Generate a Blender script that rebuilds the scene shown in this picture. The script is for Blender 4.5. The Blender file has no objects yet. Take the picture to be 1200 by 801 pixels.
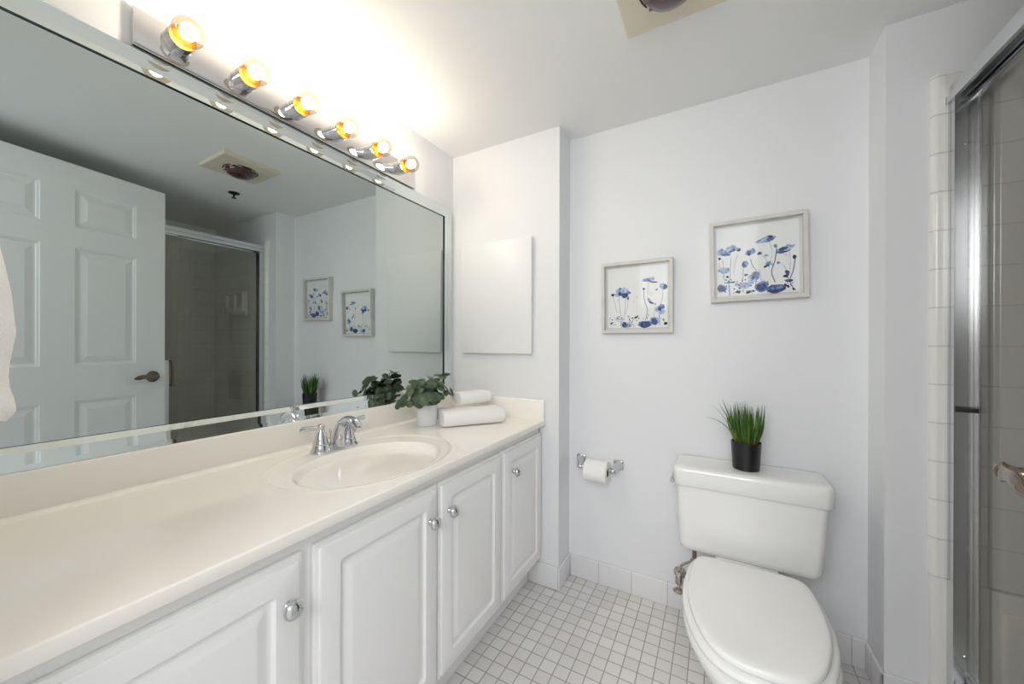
import bpy, bmesh, math, random
from mathutils import Vector, Matrix
PI = math.pi
S = bpy.context.scene
C = S.collection

# ------------------------------------------------------------------ camera
cam = bpy.data.cameras.new('camera'); camo = bpy.data.objects.new('camera', cam); C.objects.link(camo)
F = 430.284
cam.sensor_width = 36.0; cam.sensor_fit = 'HORIZONTAL'; cam.lens = F/1200*36.0
cam.shift_y = 2.46/1200; cam.clip_start = .005
d = Vector((-.485259, .874370, -.000233)); r = Vector((.874366, .485258, .002892)); u = r.cross(d)
M = Matrix.Identity(4)
for i in range(3):
    M[i][0] = r[i]; M[i][1] = u[i]; M[i][2] = -d[i]
M[0][3], M[1][3], M[2][3] = 1.2852, 0.0, 1.1655
camo.matrix_world = M
S.camera = camo

# ------------------------------------------------------------------ light and exposure
w = bpy.data.worlds.new('ambient_fill'); S.world = w; w.use_nodes = True  # uniform background added as soft fill through the open doorway, not real daylight
WORLD = 0.55; FIL = 66.0; FILL_W = 16.0
w.node_tree.nodes['Background'].inputs[0].default_value = (.97, .985, 1.0, 1)
w.node_tree.nodes['Background'].inputs[1].default_value = WORLD
S.view_settings.view_transform = 'Standard'; S.view_settings.look = 'None'
S.view_settings.gamma = 1.0; S.view_settings.use_curve_mapping = False
S.view_settings.exposure = 0.74
S.cycles.diffuse_bounces = 8; S.cycles.max_bounces = 14; S.cycles.glossy_bounces = 6
S.cycles.transparent_max_bounces = 16; S.cycles.sample_clamp_indirect = 6.0
la = bpy.data.lights.new('fill_light', 'AREA'); la.shape = 'RECTANGLE'; la.size = 1.5; la.size_y = .9  # unseen area lamp added behind the camera as soft fill, no actual fixture
la.energy = FILL_W; la.color = (.975, .985, 1.0)
lo = bpy.data.objects.new('fill_light', la); C.objects.link(lo)
lo.location = (1.12, -.95, 1.85); lo.rotation_euler = (math.radians(62), 0, 0)

# ------------------------------------------------------------------ materials
def mat(name, col, rough=.5, metal=0., spec=.5, bump=None, coat=0, sheen=0, var=None, emit=None):
    m = bpy.data.materials.new(name); m.use_nodes = True
    nt = m.node_tree; b = nt.nodes['Principled BSDF']
    b.inputs['Base Color'].default_value = (*col, 1)
    b.inputs['Roughness'].default_value = rough
    b.inputs['Metallic'].default_value = metal
    b.inputs['Specular IOR Level'].default_value = spec
    b.inputs['Coat Weight'].default_value = coat
    b.inputs['Sheen Weight'].default_value = sheen
    if emit:
        b.inputs['Emission Color'].default_value = (*emit[0], 1); b.inputs['Emission Strength'].default_value = emit[1]
    tc = nt.nodes.new('ShaderNodeTexCoord')
    if bump:
        n = nt.nodes.new('ShaderNodeTexNoise'); n.inputs['Scale'].default_value = bump[0]; n.inputs['Detail'].default_value = 4
        mp = nt.nodes.new('ShaderNodeMapping'); mp.inputs['Scale'].default_value = bump[2] if len(bump) > 2 else (1, 1, 1)
        bp = nt.nodes.new('ShaderNodeBump'); bp.inputs['Strength'].default_value = bump[1]; bp.inputs['Distance'].default_value = .002
        nt.links.new(tc.outputs['Object'], mp.inputs[0]); nt.links.new(mp.outputs[0], n.inputs['Vector'])
        nt.links.new(n.outputs['Fac'], bp.inputs['Height']); nt.links.new(bp.outputs[0], b.inputs['Normal'])
    if var:   # (scale, second colour, low, high)
        n = nt.nodes.new('ShaderNodeTexNoise'); n.inputs['Scale'].default_value = var[0]; n.inputs['Detail'].default_value = 5
        rp = nt.nodes.new('ShaderNodeValToRGB'); e = rp.color_ramp.elements
        e[0].position = var[2]; e[0].color = (*col, 1); e[1].position = var[3]; e[1].color = (*var[1], 1)
        nt.links.new(tc.outputs['Object'], n.inputs['Vector']); nt.links.new(n.outputs['Fac'], rp.inputs[0])
        nt.links.new(rp.outputs[0], b.inputs['Base Color'])
    return m

def tile_mat(name, axes, tw, th, mortar, off, c1, c2, cm, rough=.15, bump=.35, stagger=0.0):
    m = bpy.data.materials.new(name); m.use_nodes = True
    nt = m.node_tree; b = nt.nodes['Principled BSDF']; b.inputs['Roughness'].default_value = rough
    g = nt.nodes.new('ShaderNodeNewGeometry'); sx = nt.nodes.new('ShaderNodeSeparateXYZ'); cx = nt.nodes.new('ShaderNodeCombineXYZ')
    nt.links.new(g.outputs['Position'], sx.inputs[0])
    for i, a in enumerate(axes):
        ad = nt.nodes.new('ShaderNodeMath'); ad.operation = 'ADD'; ad.inputs[1].default_value = -off[i] + 100*(tw if i == 0 else th)
        nt.links.new(sx.outputs['xyz'.index(a)], ad.inputs[0]); nt.links.new(ad.outputs[0], cx.inputs[i])
    t = nt.nodes.new('ShaderNodeTexBrick'); t.offset = stagger; t.squash = 1.0
    t.inputs['Scale'].default_value = 1; t.inputs['Brick Width'].default_value = tw; t.inputs['Row Height'].default_value = th
    t.inputs['Mortar Size'].default_value = mortar; t.inputs['Mortar Smooth'].default_value = .2
    t.inputs['Color1'].default_value = (*c1, 1); t.inputs['Color2'].default_value = (*c2, 1); t.inputs['Mortar'].default_value = (*cm, 1)
    nt.links.new(cx.outputs[0], t.inputs['Vector'])
    nt.links.new(t.outputs['Color'], b.inputs['Base Color'])
    bp = nt.nodes.new('ShaderNodeBump'); bp.invert = True; bp.inputs['Strength'].default_value = bump; bp.inputs['Distance'].default_value = .002
    nt.links.new(t.outputs['Fac'], bp.inputs['Height']); nt.links.new(bp.outputs[0], b.inputs['Normal'])
    return m

def glass_mat(name, tint, rough=.0, ior=1.45):
    m = bpy.data.materials.new(name); m.use_nodes = True; nt = m.node_tree
    nt.nodes.remove(nt.nodes['Principled BSDF']); out = nt.nodes['Material Output']
    tr = nt.nodes.new('ShaderNodeBsdfTransparent'); tr.inputs[0].default_value = (*tint, 1)
    gl = nt.nodes.new('ShaderNodeBsdfGlossy'); gl.inputs['Roughness'].default_value = rough
    lw = nt.nodes.new('ShaderNodeLayerWeight'); lw.inputs[0].default_value = .5
    pw = nt.nodes.new('ShaderNodeMath'); pw.operation = 'POWER'; pw.inputs[1].default_value = 5.0
    fr = nt.nodes.new('ShaderNodeMath'); fr.operation = 'MULTIPLY_ADD'; f0 = ((ior-1)/(ior+1))**2
    fr.inputs[1].default_value = (1-f0); fr.inputs[2].default_value = f0
    nt.links.new(lw.outputs['Facing'], pw.inputs[0]); nt.links.new(pw.outputs[0], fr.inputs[0])
    mx = nt.nodes.new('ShaderNodeMixShader')
    nt.links.new(fr.outputs[0], mx.inputs[0]); nt.links.new(tr.outputs[0], mx.inputs[1]); nt.links.new(gl.outputs[0], mx.inputs[2])
    nt.links.new(mx.outputs[0], out.inputs[0])
    return m

def mirror_mat(name, col):
    m = bpy.data.materials.new(name); m.use_nodes = True; nt = m.node_tree
    nt.nodes.remove(nt.nodes['Principled BSDF']); out = nt.nodes['Material Output']
    gl = nt.nodes.new('ShaderNodeBsdfGlossy'); gl.inputs['Roughness'].default_value = 0.0; gl.inputs['Color'].default_value = (*col, 1)
    nt.links.new(gl.outputs[0], out.inputs[0]); return m

WALL = mat('wall_paint', (.785, .798, .815), .55, bump=(60, .04))
CEIL = mat('ceiling_paint', (.83, .835, .835), .7, bump=(40, .06))
CABW = mat('white_lacquer', (.86, .86, .855), .30)
DOORW = mat('door_enamel', (.80, .815, .82), .38, bump=(30, .15, (1, 1, .08)))
MARBLE = mat('cultured_marble', (.95, .912, .85), .13, var=(3.0, (.96, .94, .905), .4, .65), coat=.2)
PORC = mat('white_porcelain', (.86, .86, .855), .10, coat=.3)
SEATP = mat('white_seat_plastic', (.88, .88, .87), .16)
CHROME = mat('chrome', (.62, .63, .65), .05, 1.0)
BARM = mat('light_bar_mirror', (.74, .72, .715), .03, 1.0)
NICKEL = mat('aged_bronze_nickel', (.23, .18, .14), .22, 1.0)
ALU = mat('brushed_aluminium', (.66, .67, .69), .22, 1.0)
ALUD = mat('dark_gasket', (.03, .03, .03), .5)
BRASS = mat('brass_interior', (.55, .34, .10), .35, 1.0)
MIRROR = mirror_mat('silvered_mirror', (.52, .566, .558))
MIRROR2 = mirror_mat('silvered_bevel', (.72, .77, .765))
GEDGE = mat('green_glass_edge', (.01, .045, .04), .15)
TERRY = mat('white_terry', (.90, .895, .885), .95, sheen=.3, bump=(420, .7))
FLOORM = tile_mat('mosaic_floor_tile', 'xy', .0522, .0522, .0022, (.731, .0), (.76, .745, .74), (.68, .665, .665), (.40, .36, .31), .28, .4)
BASET = tile_mat('baseboard_tile_x', 'xz', .155, 2.0, .0018, (.790, -.9), (.78, .78, .79), (.74, .74, .76), (.55, .52, .47), .2, .3)
BASETY = tile_mat('baseboard_tile_y', 'yz', .155, 2.0, .0018, (.0, -.9), (.78, .78, .79), (.76, .76, .78), (.55, .52, .47), .2, .3)
SHT = tile_mat('shower_tile_end', 'xz', .155, .1175, .002, (1.983-.155, .458), (.74, .735, .71), (.72, .715, .69), (.60, .585, .55), .12, .5)
SHTB = tile_mat('shower_tile_back', 'yz', .155, .1175, .002, (.04, .458), (.74, .735, .71), (.72, .715, .69), (.60, .585, .55), .12, .5)
ACRYL = mat('white_acrylic', (.78, .775, .75), .2)
SGLASS = glass_mat('tinted_shower_glass', (.93, .925, .90))
CLEAR = glass_mat('clear_glass', (.985, .99, .99), ior=1.22)
BULBG = glass_mat('bulb_glass', (.80, .745, .655), ior=1.35)
FILAM = mat('glowing_filament', (1, .9, .7), .5, emit=((1.0, .945, .865), FIL))
CREAMP = mat('cream_plastic', (.68, .62, .50), .4)
LINER = mat('dark_louvre', (.045, .03, .025), .6)
REDG = mat('ruby_glass', (.055, .010, .016), .12, coat=.6)
BLACKP = mat('black_pot', (.008, .008, .009), .3)
SOIL = mat('dark_soil', (.05, .02, .014), .9, bump=(200, 1))
WPOT = mat('white_ceramic', (.80, .81, .83), .5)
GRASS = mat('grass_blade', (.035, .10, .012), .45, var=(30, (.12, .23, .035), .4, .7))
ROOT = mat('grass_root', (.17, .05, .04), .6)
EUCA = mat('eucalyptus_leaf', (.045, .085, .042), .45, var=(18, (.12, .165, .10), .4, .7))
EUST = mat('eucalyptus_stem', (.16, .14, .07), .6)
FRAMEW = mat('whitewashed_wood', (.62, .61, .575), .6, bump=(90, .3, (1, 1, 1)), var=(14, (.70, .69, .655), .35, .7))
PAPER = mat('art_paper', (.86, .86, .855), .8)
MATB = mat('mount_board', (.70, .69, .66), .8)
TPAPER = mat('tissue_paper', (.88, .875, .86), .95, bump=(150, .3))
CARD = mat('cardboard_core', (.20, .15, .10), .9)
BLUE = [mat('ink_navy', (.022, .038, .12), .8, var=(120, (.08, .13, .32), .42, .6)),
        mat('ink_blue', (.07, .13, .34), .8, var=(90, (.30, .40, .66), .4, .65)),
        mat('ink_pale_blue', (.26, .36, .58), .8, var=(90, (.62, .70, .84), .4, .65)),
        mat('ink_teal', (.12, .28, .40), .8, var=(90, (.48, .66, .74), .4, .65)),
        mat('ink_black', (.02, .022, .045), .8),
        mat('ink_blush', (.78, .68, .62), .8),
        mat('ink_stem', (.14, .16, .24), .8)]

# ------------------------------------------------------------------ mesh helpers
def link(name, bm, mats, parent=None, smooth=35, loc=None):
    me = bpy.data.meshes.new(name)
    bmesh.ops.recalc_face_normals(bm, faces=bm.faces) if smooth is not None else None
    bm.to_mesh(me); bm.free()
    for m in (mats if isinstance(mats, (list, tuple)) else [mats]): me.materials.append(m)
    if smooth:
        me.shade_smooth(); me.set_sharp_from_angle(angle=math.radians(smooth))
    o = bpy.data.objects.new(name, me); C.objects.link(o)
    if parent: o.parent = parent
    if loc: o.location = loc
    return o
def tag(o, label=None, cat=None, group=None, kind=None):
    if label: o['label'] = label
    if cat: o['category'] = cat
    if group: o['group'] = group
    if kind: o['kind'] = kind
    return o
def thing(name, label, cat, loc=(0, 0, 0), rz=0, group=None):
    o = bpy.data.objects.new(name, None); C.objects.link(o); o.empty_display_size = .05
    o.location = loc; o.rotation_euler = (0, 0, rz); return tag(o, label, cat, group)
def copy_tree(o, parent=None):
    c = o.copy(); C.objects.link(c)
    if parent: c.parent = parent
    for ch in [x for x in bpy.data.objects if x.parent == o]: copy_tree(ch, c)
    return c
def box(bm, x0, x1, y0, y1, z0, z1, bev=0, seg=2, mi=0):
    r = bmesh.ops.create_cube(bm, size=1)
    vs = r['verts']
    for v in vs:
        v.co = Vector((x0+(v.co.x+.5)*(x1-x0), y0+(v.co.y+.5)*(y1-y0), z0+(v.co.z+.5)*(z1-z0)))
    fs = {f for v in vs for f in v.link_faces}
    for f in fs: f.material_index = mi
    if bev:
        es = list({e for v in vs for e in v.link_edges})
        rr = bmesh.ops.bevel(bm, geom=es, offset=bev, segments=seg, affect='EDGES', profile=.5)
        for f in rr['faces']: f.material_index = mi
def B(*a, **k):
    bm = bmesh.new(); box(bm, *a, **k); return bm
def loft(bm, loops, cap0=True, cap1=True, closed=True, mi=0, xf=None):
    rows = []
    for lp in loops:
        rows.append([bm.verts.new(xf @ Vector(p) if xf else Vector(p)) for p in lp])
    n = len(rows[0])
    for a, b in zip(rows, rows[1:]):
        for i in range(n if closed else n-1):
            j = (i+1) % n
            try: f = bm.faces.new((a[i], a[j], b[j], b[i])); f.material_index = mi
            except ValueError: pass
    if cap0:
        f = bm.faces.new(list(reversed(rows[0]))); f.material_index = mi
    if cap1:
        f = bm.faces.new(rows[-1]); f.material_index = mi
    return rows
def rrect(w, h, r, n=5):   # centred rounded rectangle outline
    pts = []
    for (cx, cy, a0) in ((w/2-r, h/2-r, 0), (-w/2+r, h/2-r, PI/2), (-w/2+r, -h/2+r, PI), (w/2-r, -h/2+r, 1.5*PI)):
        for k in range(n+1):
            a = a0+PI/2*k/n; pts.append((cx+r*math.cos(a), cy+r*math.sin(a)))
    return pts
def lathe(bm, prof, seg=32, xf=None, mi=0, cap0=True, cap1=True):   # prof = [(r, h)] about local z
    loops = [[(max(r, 1e-5)*math.cos(2*PI*k/seg), max(r, 1e-5)*math.sin(2*PI*k/seg), h) for k in range(seg)] for r, h in prof]
    loft(bm, loops, cap0, cap1, mi=mi, xf=xf)
def axis_xf(origin, direction, up=(0, 0, 1)):
    z = Vector(direction).normalized(); x = Vector(up).cross(z)
    if x.length < 1e-4: x = Vector((1, 0, 0))
    x.normalize(); y = z.cross(x)
    m = Matrix.Identity(4)
    for i in range(3): m[i][0] = x[i]; m[i][1] = y[i]; m[i][2] = z[i]; m[i][3] = origin[i]
    return m
def catmull(pts, n=6):
    P = [Vector(p) for p in pts]; P = [2*P[0]-P[1]]+P+[2*P[-1]-P[-2]]; out = []
    for i in range(1, len(P)-2):
        for k in range(n):
            t = k/n; a, b, c, d_ = P[i-1], P[i], P[i+1], P[i+2]
            out.append(.5*((2*b)+(c-a)*t+(2*a-5*b+4*c-d_)*t*t+(3*b-a-3*c+d_)*t**3))
    out.append(P[-2]); return out
def tube(bm, pts, radii, seg=12, mi=0, flat=1.0, xf=None, side=None):
    P = [Vector(p) for p in pts]; n = len(P)
    if not isinstance(radii, (list, tuple)): radii = [radii]*n
    if len(radii) != n: radii = [radii[0]+(radii[-1]-radii[0])*i/(n-1) for i in range(n)] if len(radii) == 2 else \
        [radii[min(int(i/(n-1)*(len(radii)-1)), len(radii)-2)]*(1-(i/(n-1)*(len(radii)-1)-min(int(i/(n-1)*(len(radii)-1)), len(radii)-2))) + radii[min(int(i/(n-1)*(len(radii)-1)), len(radii)-2)+1]*(i/(n-1)*(len(radii)-1)-min(int(i/(n-1)*(len(radii)-1)), len(radii)-2)) for i in range(n)]
    loops = []; nx = None
    for i in range(n):
        t = (P[min(i+1, n-1)]-P[max(i-1, 0)]).normalized()
        if nx is None:
            nx = Vector(side) if side else (Vector((0, 0, 1)) if abs(t.z) < .9 else Vector((1, 0, 0)))
        nx = (nx-t*nx.dot(t)).normalized(); ny = t.cross(nx)
        loops.append([P[i]+(nx*math.cos(2*PI*k/seg)*flat+ny*math.sin(2*PI*k/seg))*radii[i] for k in range(seg)])
    loft(bm, loops, mi=mi, xf=xf)
def struct(name, bm, m, smooth=0):
    o = link(name, bm, m, smooth=smooth if smooth else 0); o['kind'] = 'structure'; return o

# ------------------------------------------------------------------ dimensions
H = 2.20; XC = .6347; YC = 1.6325; YB = 1.7758; XR = 1.7648; YJ = 1.628; XS = 1.93; XSB = 2.75; YF = 0.0
# ------------------------------------------------------------------ room shell
struct('floor', B(-.1, 2.85, -1.6, 1.9, -.06, 0), FLOORM)
struct('ceiling', B(-.1, 2.85, -.12, 1.9, H, H+.06), CEIL)
struct('wall_left', B(-.10, 0, -.12, 1.88, 0, H), WALL)
struct('wall_chase', B(0, XC, YC, 1.88, 0, H), WALL)
struct('wall_back', B(XC, XR, YB, 1.88, 0, H), WALL)
struct('wall_right', B(XR, 2.85, YJ, 1.88, 0, H), WALL)
struct('wall_shower', B(XSB, 2.85, -.12, YJ, 0, H), WALL)
bm = bmesh.new(); box(bm, 0, .655, -.12, YF, 0, H); box(bm, 1.60, 2.75, -.12, YF, 0, H); box(bm, .655, 1.60, -.12, YF, 2.12, H)
struct('wall_front', bm, WALL)
bm = bmesh.new(); box(bm, .60, .66, -.135, YF-.0005, 0, 2.13, .004); box(bm, 1.60, 1.665, 0, .014, 0, 2.18, .004)
struct('trim_1', bm, CABW)
# tiled baseboards with a rounded top
def base(name, x0, x1, y0, y1, m):
    bm = bmesh.new(); box(bm, x0, x1, y0, y1, 0, .107, .004, 3); struct(name, bm, m, 40)
T = .010
base('baseboard_chase', .45, XC+T, YC-T, YC, BASET)
base('baseboard_side', XC, XC+T, YC-T+.0005, YB, BASETY)
base('baseboard_back', XC+T, XR, YB-T, YB, BASET)
base('baseboard_jog', XR-T, XR, YJ-T, YB-T, BASETY)
base('baseboard_right', XR-T, 1.866, YJ-T, YJ, BASET)
# tiled shower end wall with its bullnose edge, and the tiled long wall
bm = bmesh.new(); box(bm, 1.893, XSB, YJ-.016, YJ, .458, 1.985)
struct('trim_2', bm, SHT)
BULL = tile_mat('bullnose_tile', 'xz', .5, .1175, .002, (1.60, .458), (.80, .795, .775), (.78, .775, .755), (.60, .585, .55), .12, .5)
bm = bmesh.new()
prof = [(1.864, YJ)]+[(1.864+.016*(1-math.cos(a)), YJ-.018*math.sin(a)) for a in [PI/2*k/6 for k in range(1, 7)]]+[(1.8925, YJ-.018), (1.8925, YJ)]
loft(bm, [[(x, y, z) for x, y in prof] for z in (.458, 1.985, 1.992)])
struct('trim_3', bm, BULL, 40)
bm = bmesh.new(); box(bm, XSB-.016, XSB, 0, YJ-.016, .458, 1.985)
struct('trim_4', bm, SHTB)
bm = bmesh.new(); box(bm, XS-.02, XSB-.016, 0, .016, .458, 1.985)
struct('trim_5', bm, SHT)

# ------------------------------------------------------------------ shower base (moulded receptor)
sb = thing('shower_base', 'white moulded shower base and lower wall liner under the grey tiles', 'shower base', (2.3, .8, 0))
def LP(p, o): return (p[0]-o[0], p[1]-o[1], p[2]-o[2])
def shift(bm, o):
    bmesh.ops.translate(bm, verts=bm.verts, vec=(-o[0], -o[1], -o[2])); return bm
o_ = (2.3, .8, 0)
bm = bmesh.new(); box(bm, 1.868, 1.985, .02, 1.61, 0, .125, .02, 4); box(bm, 1.975, 2.73, .02, 1.61, 0, .05, .004)
link('pan', shift(bm, o_), ACRYL, sb)
bm = bmesh.new()
lo_ = [[(x, y, z) for x, y in [(1.866, YJ-.001), (1.868, YJ-.009), (1.876, YJ-.0145), (1.893, YJ-.0160), (1.985, YJ-.0160), (1.985, YJ-.001)]] for z in (.05, .44, .457)]
loft(bm, lo_); box(bm, 1.984, 2.732, YJ-.028, YJ-.001, .05, .455, .003); 
box(bm, 2.0, 2.70, YJ-.040, YJ-.020, .06, .405, .010, 4)
box(bm, 2.722, 2.748, .02, YJ-.03, .05, .456, .003); box(bm, 1.985, 2.72, .018, .045, .05, .456, .003)
link('wall_liner', shift(bm, o_), ACRYL, sb, 40)

# ------------------------------------------------------------------ sliding shower doors
sd = thing('shower_door', 'chrome framed sliding shower doors with grey tinted glass', 'shower door', (1.93, .8, .125))
o_ = (1.93, .8, .125)
def sp(name, bm, m, parent=sd, smooth=35): return link(name, shift(bm, o_), m, parent, smooth)
bm = bmesh.new()
pr = [(1.893, 1.893), (1.893, 1.915), (1.900, 1.921), (1.900, 1.944), (1.907, 1.952), (1.949, 1.952), (1.955, 1.944), (1.955, 1.893), (1.950, 1.893), (1.950, 1.935), (1.930, 1.935), (1.930, 1.900), (1.926, 1.900), (1.926, 1.935), (1.902, 1.935), (1.902, 1.893)]
loft(bm, [[(x, y, z) for x, z in pr] for y in (.018, 1.6115)])
sp('top_rail', bm, ALU)
for y0, y1, s in ((1.577, 1.6115, 1), (.017, .051, -1)):
    bm = bmesh.new()
    yw0, yw1 = (y1-.006, y1) if s > 0 else (y0, y0+.006)
    box(bm, 1.8985, 1.9010, y0, y1, .151, 1.893); box(bm, 1.9010, 1.9485, yw0, yw1, .151, 1.893); box(bm, 1.9485, 1.9530, y0, y1, .151, 1.893, .001)
    jb = sp('wall_jamb', bm, ALU)
    if s > 0:
        for z in (.24, 1.765):
            bm = bmesh.new(); lathe(bm, [(.0045, 0), (.0045, .001), (.003, .0022), (.001, .0022)], 12, axis_xf((1.934, y1-.006, z), (0, -1, 0)))
            sc_ = sp('screw', bm, CHROME, jb)
        bm = B(1.9015, 1.9480, y0+.003, y0+.022, .969, .981, .002); bu = sp('bumper', bm, ALUD, jb); bu['label'] = 'black rubber bumper'
bm = bmesh.new(); box(bm, 1.898, 1.955, .018, 1.6115, .126, .150, .004); box(bm, 1.912, 1.916, .02, 1.60, .150, .162); box(bm, 1.934, 1.938, .02, 1.60, .150, .162)
sp('bottom_track', bm, ALU)
def slider(xc, y0, y1, edge):
    g = sp('glass_panel', B(xc-.003, xc+.003, y0, y1, .165, 1.915), SGLASS, smooth=0)
    bm = bmesh.new(); box(bm, xc-.006, xc+.006, y0, y1, 1.885, 1.925, .002); box(bm, xc-.006, xc+.006, y0, y1, .158, .185, .002)
    if edge: box(bm, xc-.005, xc+.005, y1-.012, y1, .16, 1.92, .001)
    sp('panel_rail', bm, ALU, g)
    return g
g1 = slider(1.941, .80, 1.604, False)
g2 = slider(1.917, .06, 1.075, False)
bm = bmesh.new()
tube(bm, catmull([(1.914, 1.035, .885), (1.888, 1.035, .885), (1.880, 1.035, .900), (1.880, 1.035, 1.03), (1.888, 1.035, 1.045), (1.914, 1.035, 1.045)], 5), .0055, 10)
sp('pull_handle', bm, NICKEL, g2)
bm = bmesh.new(); tube(bm, [(1.872, .10, 1.04), (1.872, 1.0, 1.04)], .007, 12)
for y in (.12, .985): tube(bm, [(1.872, y, 1.04), (1.914, y, 1.04)], .008, 10)
sp('towel_bar', bm, ALU, g2)
# towel on the shower bar
bm = bmesh.new()
def hang_sheet(bm, L0, L1, axis, prof, nz=24, wav=.004, seed=1, thick=.008):
    pass
rows = []
for k in range(33):
    y = .60+.412*k/32; wv = .004*math.sin(k*1.7)+.003*math.sin(k*.6+1)
    out = [(1.861+wv, .50+.01*math.sin(k*.5)), (1.858+wv, .70), (1.857+wv*.6, .92), (1.860, 1.03), (1.866, 1.050), (1.874, 1.053), (1.882, 1.048), (1.885, 1.03), (1.886, .85), (1.887, .60),
           (1.883, .60), (1.882, .85), (1.880, 1.03), (1.877, 1.0475), (1.872, 1.0485), (1.867, 1.045), (1.865, 1.03), (1.862+wv*.6, .92), (1.863+wv, .70), (1.866+wv, .50+.01*math.sin(k*.5))]
    rows.append([(x, y, z) for x, z in out])
loft(bm, rows)
st = link('bath_towel', shift(bm, (1.872, .8, 1.04)), TERRY, loc=(1.872, .8, 1.04))
tag(st, 'white bath towel hanging from the bar on the shower door', 'towel')
# soap dish on end wall
bm = bmesh.new()
box(bm, 2.14, 2.46, YJ-.034, YJ-.017, 1.395, 1.60, .008, 3)
n_ = 16
lo2 = []
for z, s_ in ((1.40, .55), (1.415, .85), (1.435, 1.0), (1.458, 1.0), (1.462, .97), (1.450, .9)):
    lo2.append([(2.30+.155*s_*math.cos(PI*k/n_), YJ-.030-.062*s_*math.sin(PI*k/n_), z) for k in range(n_+1)])
loft(bm, lo2)
for x in (2.16, 2.30-.008, 2.425): box(bm, x, x+.016, YJ-.055, YJ-.03, 1.45, 1.595, .006, 3)
box(bm, 2.16, 2.44, YJ-.055, YJ-.03, 1.575, 1.60, .006, 3)
sdh = link('soap_dish', shift(bm, (2.30, YJ-.017, 1.45)), ACRYL, loc=(2.30, YJ-.0165, 1.45)); tag(sdh, 'white ceramic soap dish on the tiled wall behind the shower glass', 'soap dish')

# ------------------------------------------------------------------ vanity
XF = .532
va = thing('vanity_cabinet', 'long white vanity cabinet with raised panel doors under the cream countertop', 'cabinet', (.27, .8, 0))
o_ = (.27, .8, 0)
def vp(name, bm, m, parent=va, smooth=35): return link(name, shift(bm, o_), m, parent, smooth)
bm = bmesh.new()
box(bm, .514, XF, .004, YC-.006, .736, .772); box(bm, .514, XF, .004, YC-.006, .118, .135)
for a, b in ((.004, .064), (.447, .480), (.864, .878), (1.242, 1.260), (1.621, YC-.006)): box(bm, .514, XF, a, b, .135, .736)
box(bm, .004, .520, .004, .022, .118, .772); box(bm, .004, .520, YC-.024, YC-.006, .118, .772); box(bm, .004, .520, .004, YC-.006, .118, .134); box(bm, .004, .010, .004, YC-.006, .118, .772)
box(bm, .004, .478, .004, YC-.012, .001, .118)
vp('cabinet_body', bm, CABW)
def knob(parent, y, z, x0):
    bm = bmesh.new()
    lathe(bm, [(.0001, -.001), (.0085, -.001), (.0085, .002), (.006, .004), (.0055, .009), (.009, .012), (.0152, .0145), (.0168, .018), (.0165, .021), (.0148, .0245), (.0105, .0285), (.005, .0305), (.0001, .031)], 28, axis_xf((x0, y, z), (1, 0, 0)))
    bmesh.ops.scale(bm, vec=(1.1, 1.15, 1.15), verts=bm.verts, space=Matrix.Translation((-x0, -y, -z)))
    k = vp('knob', bm, CHROME, parent, 50); k['label'] = 'round chrome knob'
def cdoor(y0, y1, z0, z1, ky, kz):
    bm = bmesh.new(); W = y1-y0; Hh = z1-z0; cy = (y0+y1)/2; cz = (z0+z1)/2; x0 = XF+.0012
    def ring(ins, dep, r): return [(x0+dep, cy+a, cz+b) for a, b in rrect(W-2*ins, Hh-2*ins, r, 4)]
    t = .019
    L = [ring(0, 0, .0015), ring(0, t-.010, .0015), ring(.0010, t-.0085, .002), ring(.004, t-.0078, .003), ring(.0095, t-.0070, .003), ring(.0105, t-.0012, .004), ring(.0135, t, .005),
         ring(.056, t, .010), ring(.0580, t-.005, .010), ring(.061, t-.0085, .012), ring(.066, t-.0095, .013), ring(.071, t-.0080, .011), ring(.087, t-.0010, .006), ring(.090, t-.0004, .006)]
    loft(bm, L); dd = vp('cabinet_door', bm, CABW, va, 25); knob(dd, ky, kz, x0+t); return dd
ZB, ZT = .132, .738
cdoor(.060, .4515, ZB, ZT, .417, .650)
cdoor(.4765, .868, ZB, ZT, .829, .642)
cdoor(.8745, 1.2465, ZB, ZT, .917, .642)
cdoor(1.2560, 1.625, ZB, ZT, 1.338, .638)

# countertop with moulded oval basin
ct = thing('vanity_countertop', 'cream cultured marble countertop with a moulded oval basin', 'countertop', (.28, .8, .773))
o_ = (.28, .8, .773)
def cp(name, bm, m=MARBLE, smooth=60): return link(name, shift(bm, o_), m, ct, smooth)
ZC = .7981; XE = .5655; Y0c, Y1c = .002, YC-.0005
def sst(a, b, x):
    t = min(1, max(0, (x-a)/(b-a))); return t*t*(3-2*t)
def topz(x, y):
    z = ZC
    e2 = math.hypot((x-.302)/.232, (y-.823)/.300)
    z -= .0035*(1-sst(.955, 1.0, e2))
    z += .0012*math.exp(-((e2-1.01)/.02)**2)
    e = math.hypot((x-.338)/.172, (y-.805)/.228)
    if e < 1.10:
        z += .0015*math.exp(-((e-1.07)/.03)**2)
        if e < 1.04:
            q = (1.04-e)/1.04
            z -= .135*(1-(1-q)**2.6)*sst(0, .10, 1.04-e)**.6
    cov = max(0, 1-(x-.018)/.014) if x < .032 else 0
    z += .010*cov**2
    return z
bm = bmesh.new()
xs = [.0005, .018, .0205, .023, .026, .029, .033]+[.033+(.559-.033)*k/104 for k in range(1, 105)]
ys = [Y0c+(Y1c-Y0c)*k/330 for k in range(331)]
edge = [(.5625, -.0000), (.5642, -.0006), (.5652, -.0018), (XE, -.0034), (XE, -.0240), (.5640, -.0255), (.53, -.0255), (.0005, -.0255)]
grid = []
for y in ys:
    row = [bm.verts.new((x, y, topz(x, y))) for x in xs]+[bm.verts.new((x, y, ZC+dz)) for x, dz in edge]
    grid.append(row)
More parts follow.
